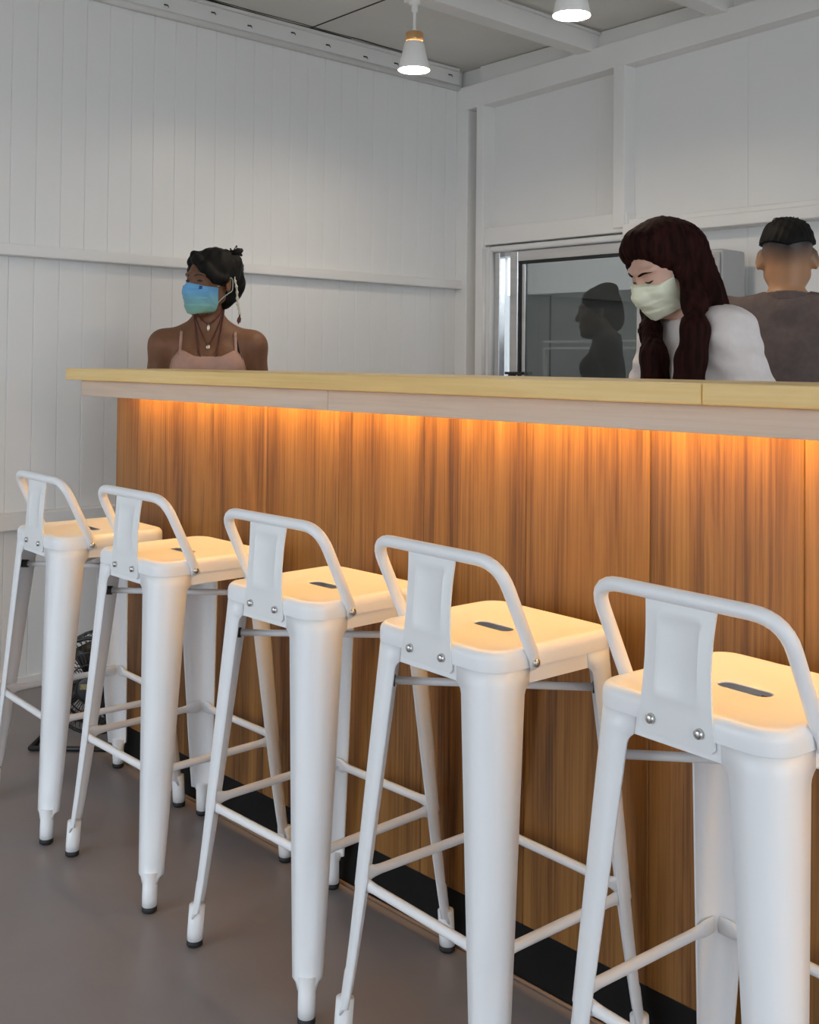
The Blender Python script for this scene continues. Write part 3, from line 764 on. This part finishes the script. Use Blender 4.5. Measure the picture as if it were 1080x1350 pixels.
hair_black = varied('black_hair', (.004,.0035,.0035), (.008,.007,.006), 60, .65, .2, spec=.15, stretch=(1,1,.15))
hair_red = varied('dark_red_brown_hair', (.010,.0035,.003), (.030,.009,.007), 70, .75, .3, spec=.06, stretch=(1,1,.08))
eye_dark = mat('eye_dark', (.01,.008,.007), .25)
eye_white = mat('eye_white', (.70,.68,.65), .3)
denim = varied('dark_trousers', (.03,.03,.04), (.05,.05,.06), 80, .8)
shoe_m = mat('plain_shoe', (.30,.30,.30), .6)
loop_w = mat('white_elastic', (.75,.76,.72), .6)

# ---- person with the blue mask, at the far left end of the counter
def woman_blue():
    par = empty('person', (-3.42, 2.19, 0), math.radians(57), 'person in pink camisole and blue-green face mask, black hair clipped up', 'person')
    skin = skinmat('tan_skin', (.15,.060,.025), (.20,.086,.038), .6)
    J = joints(1.60, 0, .02, .94, .163, .030)
    S = body_sdf(J, True)
    H = Head((J['head'][0]+.004, J['head'][1]-.012, J['head'][2]-.008), math.radians(-44), math.radians(2), math.radians(2), .98)
    head_sdf(S, H)
    xs, ys, zs = AX, AYs(-.30, .24), AZ(1.68, 1.30)
    D = S.grid(xs, ys, zs); o = sdfmesh('body', D, xs, ys, zs, skin, par)
    X, Y, Z = xs[:, None, None], ys[None, :, None], zs[None, None, :]
    # camisole
    cami = varied('pink_camisole', (.42,.235,.175), (.46,.26,.20), 50, .7, .1)
    T = SDF()
    J2 = dict(J); g = J['girth']
    T.ell(J['pelvis'], (.155*g, .110*g, .115), .05).ell(J['waist'], (.122*g, .085*g, .13), .06).ell(J['chest'], (.142*g, .098*g, .165), .06)
    for q in (-1, 1): T.ell((J['chest'][0]+q*.065, J['chest'][1]-.075, J['chest'][2]+.02), (.052, .045, .052), .04)
    d = T.grid(xs, ys, zs)-.007+wrinkle(X, Y, Z, .0015)
    neck = 1.216+.5*np.clip(np.abs(X)-.045, 0, .05)-1.2*np.clip(np.abs(X)-.098, 0, 1)+.0*Y
    d = np.maximum(np.maximum(d, Z-neck), .93-Z); o = sdfmesh('camisole', d, xs, ys, zs, cami, par)
    for q in (-1, 1):
        f_pts = drape(S, [(q*(.098-.004*k/8), 1.222+.011*k) for k in range(0, 8)], off=.004)
        top = f_pts[-1]; b_pts = drape(S, [(q*.092, 1.30), (q*.088, 1.26), (q*.08, 1.20)], off=.004, back=True)
        MB().tube(smoothpath(f_pts+[(q*.094, .026, topz(S, q*.094, .026)+.003)]+b_pts, 3), [(.0022, .0055)]*((len(f_pts)+3)*3+1), 8, up=(0, -1, 0)).build('strap', cami, par)
    br = drape(S, [(.117-.003*k, 1.205+.012*k) for k in range(0, 9)], off=.003)
    MB().tube(smoothpath(br, 3), [(.0018, .004)]*(8*3+1), 6, up=(0, -1, 0)).build('dark_strap', eye_dark, par)
    cord = mat('red_brown_cord', (.10,.025,.018), .6)
    silver = mat('pendant_silver', (.55,.47,.36), .35, 1)
    def necklace(dz, wd, pend=None, r=.0022, sh=1):
        pts = []
        for k in range(-10, 11):
            t = k/10; pts.append((t*wd*(1-.15*t*t), 1.385-dz*(1-abs(t)**1.25)))
        P = drape(S, pts, off=.004); n = MB().tube(smoothpath(P, 2), r, 6).build('necklace', cord, par)
        if pend:
            c = P[10]; MB().ball((c[0], c[1]-.004, c[2]-pend[1]), (pend[0], .003, pend[1]), 12, 8).build('pendant', silver, n)
    necklace(.055, .060, (.006, .013)); necklace(.128, .062, (.008, .009)); necklace(.26, .064, None, .0026)
    # hair pulled up in a clip
    T = SDF()
    H.ell(T, (0, .022, .040), (.082, .102, .090), .02)
    H.ell(T, (.0, .110, .0), (.056, .048, .068), .03); H.ell(T, (.014, .088, .075), (.050, .040, .040), .02); H.ell(T, (0, .070, -.062), (.042, .035, .035), .03)
    T.ell(H(-.008, -.098, -.012), [.060, .060, .092], .012, '-', H.R)
    H.ell(T, (.086, .0, -.03), (.022, .040, .034), .01, '-'); H.ell(T, (-.086, .0, -.03), (.022, .040, .034), .01, '-')
    T.chain([H(-.030, -.056, .098), H(.008, -.076, .078), H(.044, -.068, .044), H(.066, -.040, .014), H(.074, -.002, .008)], [.010, .013, .014, .014, .012], .022)
    T.chain([H(-.030, -.054, .098), H(-.050, -.052, .070), H(-.066, -.032, .034), H(-.072, .0, .014)], [.009, .005, .006, .008], .022)
    x2, y2, z2 = [axis((c-.19, c+.19, .0038)) for c in H.c]
    X2, Y2, Z2 = x2[:, None, None], y2[None, :, None], z2[None, None, :]
    lx, ly, lz = H.local(X2, Y2, Z2)
    d = T.grid(x2, y2, z2)+.0012*np.sin(190*lx+60*lz+3*np.sin(30*ly))+.0008*np.sin(170*ly-130*lz)
    hr = sdfmesh('hair', d, x2, y2, z2, hair_black, par, 0)
    rg = random.Random(3); mb = MB()
    for k in range(18):
        a = rg.uniform(-1, 1); b = rg.uniform(.05, .12); s0 = (a*.05, .06+rg.uniform(-.03, .05), .09+rg.uniform(-.02, .03)); q = rg.uniform(.02, .05)
        e = (s0[0]+rg.uniform(-.03, .03), s0[1]+rg.uniform(-.02, .05), s0[2]+rg.uniform(-.015, .012))
        m2 = ((s0[0]+e[0])/2+rg.uniform(-.01, .01), (s0[1]+e[1])/2, max(s0[2], e[2])+rg.uniform(.004, .016))
        mb.tube(smoothpath([H(*s0), H(*m2), H(*e)], 4), [.0018]*8+[.0005], 5)
    for k in range(12):
        a0 = rg.uniform(0, 6.28); cx, cy, cz = rg.uniform(-.022, .03), .085+rg.uniform(-.03, .03), .098+rg.uniform(-.014, .012)
        rr0 = rg.uniform(.016, .026); tl = rg.uniform(-.6, .6)
        pts = [H(cx+rr0*math.cos(a0+t), cy+rr0*math.sin(a0+t), cz+rr0*.7*math.sin(t*.8)+tl*.004*t) for t in np.linspace(0, 3.8, 12)]
        mb.tube(pts, [.004, .006, .0075, .008, .008, .008, .0075, .007, .006, .004, .0025, .001], 6)
    mb.build('loose_strands', hair_black, hr)
    clip = mat('black_hair_clip', (.012,.011,.012), .3)
    mb = MB()
    for q in (-1, 1):
        for k in range(4): mb.tube(smoothpath([H(q*.010, .120, .078-k*.012), H(q*.034, .134, .070-k*.012), H(q*.040, .125, .056-k*.012)], 4), .004, 6)
    mb.tube([H(0, .138, .085), H(0, .146, .035)], [(.018, .006), (.012, .006)], 8).build('hair_clip', clip, hr)
    bead = mat('pale_bead', (.62,.58,.48), .5); mb = MB()
    pth = smoothpath([H(.074, .045, .020), H(.082, .052, -.020), H(.084, .056, -.070), H(.088, .064, -.110), H(.080, .066, -.150)], 7)
    for k, p in enumerate(pth):
        if k < 22: mb.ball(p, .0042 if k % 3 else .006, 8, 5)
    mb.build('bead_braid', bead, hr)
    MB().tube(pth[20:], [(.003, .002)]*4+[(.007, .002)]*3+[(.002, .001)]*(len(pth[20:])-7), 8).build('feather', cord, hr)
    gm_ = mat('blue_green_mask', (.12,.36,.62), .7)
    tc = N(gm_, 'ShaderNodeTexCoord'); sx = N(gm_, 'ShaderNodeSeparateXYZ'); L(gm_, tc.outputs['Generated'], sx.inputs[0])
    L(gm_, ramp(gm_, sx.outputs[2], [(.12, (.22,.42,.33)), (.45, (.18,.42,.50)), (.75, (.13,.37,.66))]), BS(gm_).inputs['Base Color'])
    mk = mask_part(S, H, par, gm_); loops(H, mk, mat('pale_green_elastic', (.42,.52,.45), .6))
    Sm = SDF(S); H.ell(Sm, (0, -.034, -.045), (.068, .070, .074), .02); Sm.cap(H(0, -.088, 0), H(0, -.104, -.04), .014, .022, .03)
    navy = mat('navy_emblem', (.015,.05,.16), .6)
    P = hdrape(Sm, H, [(.040, -.014), (.049, -.014), (.049, -.026), (.040, -.026)], .003)
    n = H.R @ Vector((.5, -.86, 0)); mb = MB(); mb.add([tuple(Vector(p)+n*.001) for p in P]+[tuple(Vector(p)-n*.003) for p in P], [(0,1,2,3),(7,6,5,4),(0,4,5,1),(1,5,6,2),(2,6,7,3),(3,7,4,0)]).build('emblem', navy, mk)
    P = hdrape(Sm, H, [(-.052, -.040), (-.047, -.040), (-.047, -.047), (-.052, -.047)], .003)
    n = H.R @ Vector((-.5, -.86, 0)); mb = MB(); mb.add([tuple(Vector(p)+n*.001) for p in P]+[tuple(Vector(p)-n*.003) for p in P], [(0,1,2,3),(7,6,5,4),(0,4,5,1),(1,5,6,2),(2,6,7,3),(3,7,4,0)]).build('emblem', navy, mk)
    for q in (-1, 1):
        P = hdrape(S, H, [(q*(.018+.024*t), .0035-.004*(2*t-1)**2+.0015) for t in np.linspace(0, 1, 7)], .0)
        MB().tube(P, [.0008, .002, .0028, .003, .0028, .002, .0008], 8).build('eye', eye_dark, par)
        P = hdrape(S, H, [(q*(.012+.036*t), .022+.006*math.sin(t*2.6)-.003*t) for t in np.linspace(0, 1, 8)], .0)
        MB().tube(P, [(.0012, .002), (.0016, .003), (.0016, .003), (.0016, .0028), (.0014, .0024), (.0012, .002), (.001, .0014), (.0006, .0006)], 6, up=(0, -1, 0)).build('eyebrow', eye_dark, par)
    clothes_lower(S, J, par, xs, ys, zs, denim, shoe_m, D)
woman_blue()

# ---- person with long dark red-brown hair, bowed over the counter
def woman_long():
    par = empty('person', (-1.56, 2.575, 0), math.radians(-22), 'person in white t-shirt and pale mask with long dark red hair, looking down behind counter', 'person')
    skin = skinmat('fair_skin', (.56,.33,.25), (.62,.38,.29), .45)
    J = joints(1.595, -.025, .09, .96, .150)
    z0 = J['shR'][2]
    J['elR'] = (.235, -.06, 1.03); J['wrR'] = (.10, -.20, .96); J['nrmR'] = (.3, -.2, 1)
    J['elL'] = (-.235, -.10, 1.03); J['wrL'] = (-.10, -.22, .95); J['nrmL'] = (-.3, -.2, 1)
    S = body_sdf(J, True)
    H = Head((J['neckt'][0]-.015, J['neckt'][1]-.055, J['neckt'][2]+.052), math.radians(4), math.radians(30), math.radians(3), .96)
    head_sdf(S, H)
    xs, ys, zs = AX, AYs(-.50, .24), AZ(1.66, 1.28)
    D = S.grid(xs, ys, zs); sdfmesh('body', D, xs, ys, zs, skin, par)
    X, Y, Z = xs[:, None, None], ys[None, :, None], zs[None, None, :]
    tee = varied('white_cotton', (.70,.63,.61), (.74,.67,.65), 60, .85, .08)
    T = SDF(); g = 1.08
    T.ell(J['pelvis'], (.165*g, .125*g, .115), .05).ell(J['waist'], (.14*g, .105*g, .14), .06).ell(J['chest'], (.148*g, .108*g, .165), .06)
    T.cap(J['shL'], J['shR'], .060, .060, .05)
    nb = Vector(J['neckb'])
    for q in ('shL', 'shR'): T.cap(tuple(nb), tuple(nb.lerp(Vector(J[q]), .85)), .052, .044, .04)
    for q in (-1, 1): T.ell((J['chest'][0]+q*.060, J['chest'][1]-.060, J['chest'][2]+.01), (.056, .05, .060), .07)
    for sd in ('L', 'R'):
        a, b = Vector(J['sh'+sd]), Vector(J['el'+sd]); T.cap(tuple(a), tuple(a.lerp(b, .88)), .056, .064, .03)
    TS = SDF(T); d = T.grid(xs, ys, zs)-.004+wrinkle(X, Y, Z, .0055, 2.4, .7)
    nk = SDF().ell((nb.x, nb.y-.02, nb.z+.045), (.078, .080, .060), .02).grid(xs, ys, zs)
    d = np.maximum(np.maximum(d, -nk), .86-Z)
    # flat sleeve openings
    for sd in ('L', 'R'):
        a, b = Vector(J['sh'+sd]), Vector(J['el'+sd]); n = (b-a).normalized(); e = a.lerp(b, .86)
        cut = (X-e.x)*n.x+(Y-e.y)*n.y+(Z-e.z)*n.z; near = np.sqrt((X-e.x)**2+(Y-e.y)**2+(Z-e.z)**2)-.13
        d = np.maximum(d, np.minimum(cut, -near))
    sdfmesh('t_shirt', d, xs, ys, zs, tee, par)
    # long straight hair: crown, side falls in front of both shoulders, back fall
    T = SDF()
    H.ell(T, (0, .0, .070), (.072, .082, .062), .02)
    H.ell(T, (0, .020, .040), (.082, .101, .089), .02)
    H.ell(T, (0, .060, -.03), (.074, .052, .080), .03)
    T.ell(H(.012, -.106, -.036), [.076, .070, .112], .010, '-', H.R)
    n_ = Vector(J['neckb'])
    hx, hy, hz = H.c
    A = H(.052, -.058, .070); B_ = H(.078, -.030, .0)
    T.chain([H(.012, -.046, .112), H(.052, -.044, .080), H(.076, -.012, .020)], [.012, .013, .014], .02)
    T.chain([H(-.012, -.052, .112), H(-.052, -.064, .072), H(-.078, -.044, .010)], [.012, .010, .012], .02); H.ell(T, (0, -.040, .088), (.052, .036, .034), .03)
    # falls: two straight panels in front of the shoulders, the rest down the back
    rx, ry = .357, .93
    def hang(lat, z, prefer):
        best = None
        for x in np.linspace(-.17, .17, 35):
            y = (lat+rx*0-rx*(x-hx))/ry+hy
            yl = drape(TS, [(x, z)], off=.031, y0=-.5, y1=.25)[0][1]
            if y <= yl and (best is None or abs(x-prefer) < abs(best[0]-prefer)): best = (x, y, z)
        return best or (prefer, hy-.1, z)
    fr = H(.074, .014, -.005)
    T.chain([fr]+[hang(l_, hz-dz, hx+.07) for l_, dz in ((.056, .10), (.044, .17), (.032, .24), (.026, .32), (.024, .44))], [.022, .025, .030, .033, .033, .028], .03)
    fl2 = H(-.074, -.002, -.005)
    T.chain([fl2]+[hang(l_, hz-dz, hx-.08) for l_, dz in ((-.018, .10), (-.030, .17), (-.036, .24), (-.038, .32), (-.040, .44))], [.018, .020, .024, .031, .034, .028], .03)
    T.chain([H(.03, .070, .0), (hx+.062, hy+.080, hz-.08), (hx+.078, hy+.100, hz-.15), (hx+.07, hy+.13, hz-.26), (hx+.06, hy+.14, hz-.36)], [.052, .044, .034, .032, .024], .04, '+', (1.2, .7, 1))
    T.chain([H(-.02, .075, .0), (hx+.0, hy+.105, hz-.12), (hx+.0, hy+.135, hz-.25), (hx+.0, hy+.145, hz-.38)], [.058, .052, .045, .03], .04, '+', (1.25, .6, 1))
    x2 = axis((hx-.21, hx+.24, .005)); y2 = axis((hy-.20, hy+.24, .005)); z2 = axis((hz-.50, hz-.12, .008), (hz-.12, hz+.18, .0045))
    X2, Y2, Z2 = x2[:, None, None], y2[None, :, None], z2[None, None, :]
    lx, ly, lz = H.local(X2, Y2, Z2)
    ang = np.arctan2(X2-hx, Y2-hy)
    d = T.grid(x2, y2, z2)
    d = d+np.where(lz > -.02, .0012, .0030)*np.sin(26*ang+3*np.sin(9*Z2+2*ang))+.0012*np.sin(61*ang+6*np.sin(5*Z2))
    hr = sdfmesh('hair', d, x2, y2, z2, hair_red, par, 1)
    rg = random.Random(5); mb = MB()
    for k in range(0):
        q = rg.choice((-1, 1)); t = rg.uniform(-.035, .035); u = rg.uniform(-.035, .02)
        bx = hx+(.058 if q > 0 else -.078)+t*.8; by = hy+.01+u
        s0 = H(q*.080, -.02+rg.uniform(-.02, .03), rg.uniform(-.02, .03))
        mb.tube(smoothpath([s0, (bx+q*.012, by+.02, hz-.12), (bx, by-.015, hz-.24), (bx-q*.008+rg.uniform(-.01, .01), by-.02, hz-.42)], 5), [.0016]*14+[.0012, .0004], 4)
    mk_m = varied('pale_yellow_mask', (.76,.76,.58), (.80,.80,.63), 40, .75, .1)
    mk = mask_part(S, H, par, mk_m); loops(H, mk, loop_w)
    for q in (-1, 1):
        P = hdrape(S, H, [(q*(.017+.027*t), -.004-.0035*math.sin(t*math.pi)+.002) for t in np.linspace(0, 1, 8)], .0)
        MB().tube(P, [.0010, .0020, .0026, .0030, .0030, .0030, .0024, .0010], 6).build('eye', eye_dark, par)
        P = hdrape(S, H, [(q*(.012+.038*t), .0195+.007*math.sin(t*2.5)-.003*t) for t in np.linspace(0, 1, 8)], .0)
        MB().tube(P, [(.0014, .0032), (.0018, .0046), (.0018, .0048), (.0018, .0042), (.0016, .0036), (.0014, .0028), (.001, .0014), (.0006, .0006)], 6, up=(0, -1, 0)).build('eyebrow', hair_red, par)
    clothes_lower(S, J, par, xs, ys, zs, denim, shoe_m, D)
woman_long()

# ---- person seen from behind in a grey-brown t-shirt
def man_back():
    par = empty('person', (-1.72, 3.21, 0), math.radians(207), 'person with short black faded hair in grey-brown t-shirt, back turned, at right edge', 'person')
    J = joints(1.69, 0, .0, 1.10, .190, .012)
    J['neckb'] = (J['neckb'][0], J['neckb'][1], J['neckb'][2]-.022)
    S = body_sdf(J, False)
    H = Head((J['head'][0], J['head'][1]-.004, J['head'][2]-.032), math.radians(2), math.radians(4), 0, 1.0)
    head_sdf(S, H, False); H.ell(S, (0, .030, -.035), (.055, .056, .072), .03)
    for q in (-1, 1): H.ell(S, (q*.084, .016, -.006), (.008, .017, .033), .006, '+', Matrix.Rotation(q*.5, 3, 'Z') @ Matrix.Rotation(-q*.12, 3, 'Y'))
    xs, ys, zs = AX, AYs(-.30, .26), AZ(1.72, 1.34)
    skin = mat('warm_tan_skin', (.42,.21,.10), .45, sss=.08)
    tc = N(skin, 'ShaderNodeTexCoord'); at = N(skin, 'ShaderNodeAttribute', attribute_name='stubble')
    nz = noise(skin, coords(skin), 900, 2)
    mu = N(skin, 'ShaderNodeMath', operation='MULTIPLY_ADD'); mu.inputs[1].default_value = .25; L(skin, nz, mu.inputs[0]); 
    sb = N(skin, 'ShaderNodeMath', operation='SUBTRACT'); sb.inputs[1].default_value = .12; L(skin, at.outputs['Fac'], sb.inputs[0]); L(skin, sb.outputs[0], mu.inputs[2])
    L(skin, ramp(skin, mu.outputs[0], [(.0, (.42,.21,.10)), (.45, (.20,.11,.065)), (.95, (.022,.016,.014))]), BS(skin).inputs['Base Color'])
    D = S.grid(xs, ys, zs); o = sdfmesh('body', D, xs, ys, zs, skin, par)
    co = np.empty(len(o.data.vertices)*3); o.data.vertices.foreach_get('co', co); co = co.reshape(-1, 3)
    lx, ly, lz = H.local(co[:, 0], co[:, 1], co[:, 2])
    line = .004+.030*np.clip((np.abs(lx)-.0)/.07, 0, 1)
    stub = np.clip((lz+.055-.25*np.abs(lx))/.075, 0, 1)**1.3*np.clip((ly+.055)/.03, 0, 1)
    a = o.data.attributes.new('stubble', 'FLOAT', 'POINT'); a.data.foreach_set('value', stub.astype(np.float32))
    X, Y, Z = xs[:, None, None], ys[None, :, None], zs[None, None, :]
    tee = varied('grey_brown_cotton', (.105,.075,.068), (.125,.092,.084), 50, .9, .1)
    def torso(off):
        T = SDF(); g = 1.12
        T.ell(J['pelvis'], (.168*g, .125*g, .115), .05).ell(J['waist'], (.142*g, .105*g, .14), .06).ell(J['chest'], (.150*g, .108*g, .165), .06)
        T.cap(J['shL'], J['shR'], .064, .064, .05); nb = Vector(J['neckb'])
        for q in ('shL', 'shR'): T.cap(tuple(nb), tuple(nb.lerp(Vector(J[q]), .85)), .060, .048, .04)
        for sd in ('L', 'R'):
            a, b = Vector(J['sh'+sd]), Vector(J['el'+sd]); T.cap(tuple(a), tuple(a.lerp(b, .80)), .066, .072, .03)
        return T.grid(xs, ys, zs)-off
    nb = Vector(J['neckb'])
    d0 = torso(.004)+wrinkle(X, Y, Z, .003, 1.9, 1.3)
    nk = SDF().cap((nb.x, nb.y-.004, nb.z-.02), (nb.x, nb.y-.02, nb.z+.12), .069, .068, .02).grid(xs, ys, zs)
    cutz = nb.z+.040-.35*np.clip(-(Y-nb.y), -.2, .2)*.6
    d = np.maximum(np.maximum(d0, -nk), .86-Z); sh = sdfmesh('t_shirt', d, xs, ys, zs, tee, par)
    rib = np.maximum(nk-.010, -nk-.002); rib = np.maximum(rib, np.maximum(Z-(nb.z+.043+.25*(Y-nb.y)), (nb.z+.010+.25*(Y-nb.y))-Z))
    sdfmesh('collar', rib, xs, ys, zs, tee, sh)
    T = SDF()
    H.ell(T, (0, .016, .040), (.083, .103, .080), .02); H.ell(T, (0, -.02, .090), (.066, .070, .034), .03)
    T.ell(H(0, -.112, -.005), [.075, .060, .085], .015, '-', H.R)
    x2, y2, z2 = [axis((c-.16, c+.16, .0036)) for c in H.c]
    X2, Y2, Z2 = x2[:, None, None], y2[None, :, None], z2[None, None, :]
    lx, ly, lz = H.local(X2, Y2, Z2)
    d = T.grid(x2, y2, z2)+.0012*np.sin(300*lx+110*lz)+.0014*np.sin(260*ly+190*lx)
    hl = .022+.018*np.clip(np.abs(lx)/.06, 0, 1)-.10*np.clip(.0-ly, 0, .05)*0
    d = np.maximum(d, (hl-lz)*.8)
    hr = sdfmesh('hair', d, x2, y2, z2, hair_black, par, 0)
    rg = random.Random(9); mb = MB()
    for k in range(26):
        a = rg.uniform(0, 6.28); r = rg.uniform(.0, .055); s0 = (r*math.cos(a), .0+r*math.sin(a)*1.2, .128-r*r*5)
        mb.tube(smoothpath([H(*s0), H(s0[0]*1.15+.004, s0[1]*1.1-.006, s0[2]+.003), H(s0[0]*1.35+.010, s0[1]*1.1-.012, s0[2]-.004-r*.3)], 3), [.0014]*6+[.0004], 4)
    mb.build('loose_strands', hair_black, hr)
    for q in (-1, 1):
        P = hdrape(S, H, [(q*(.018+.026*t), .004) for t in np.linspace(0, 1, 6)], .0); MB().tube(P, .002, 6).build('eye', eye_dark, par)
    clothes_lower(S, J, par, xs, ys, zs, denim, shoe_m, D)
man_back()

# ---- person outside, seen as a dim silhouette through the tinted pane
def outside():
    par = empty('person', (-3.40, 4.52, 0), math.radians(-50), 'dim silhouette of a person seen through the tinted window glass', 'person')
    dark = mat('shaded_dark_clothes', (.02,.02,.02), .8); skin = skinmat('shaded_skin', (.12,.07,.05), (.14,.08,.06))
    J = joints(1.60, 0, .02, .95, .155); S = body_sdf(J, True)
    H = Head((J['head'][0], J['head'][1]-.01, J['head'][2]-.02), 0, math.radians(3), 0, 1.0); head_sdf(S, H)
    xs, ys, zs = axis((-.38, .38, .008)), axis((-.28, .24, .008)), axis((0, .7, .016), (.7, 1.3, .009), (1.3, 1.68, .006))
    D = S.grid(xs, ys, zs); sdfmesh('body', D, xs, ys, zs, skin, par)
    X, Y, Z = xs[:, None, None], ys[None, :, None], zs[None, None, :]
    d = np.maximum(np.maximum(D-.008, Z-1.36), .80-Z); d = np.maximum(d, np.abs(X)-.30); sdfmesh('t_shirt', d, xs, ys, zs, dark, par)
    T = SDF(); H.ell(T, (0, .022, .040), (.083, .103, .090), .02); H.ell(T, (0, .085, -.03), (.05, .05, .075), .03); H.ell(T, (0, .06, .115), (.04, .05, .03), .03)
    T.ell(H(0, -.105, -.03), [.07, .062, .095], .012, '-', H.R)
    x2, y2, z2 = [axis((c-.18, c+.18, .006)) for c in H.c]
    sdfmesh('hair', T.grid(x2, y2, z2), x2, y2, z2, hair_black, par)
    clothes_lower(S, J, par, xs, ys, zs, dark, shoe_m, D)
outside()
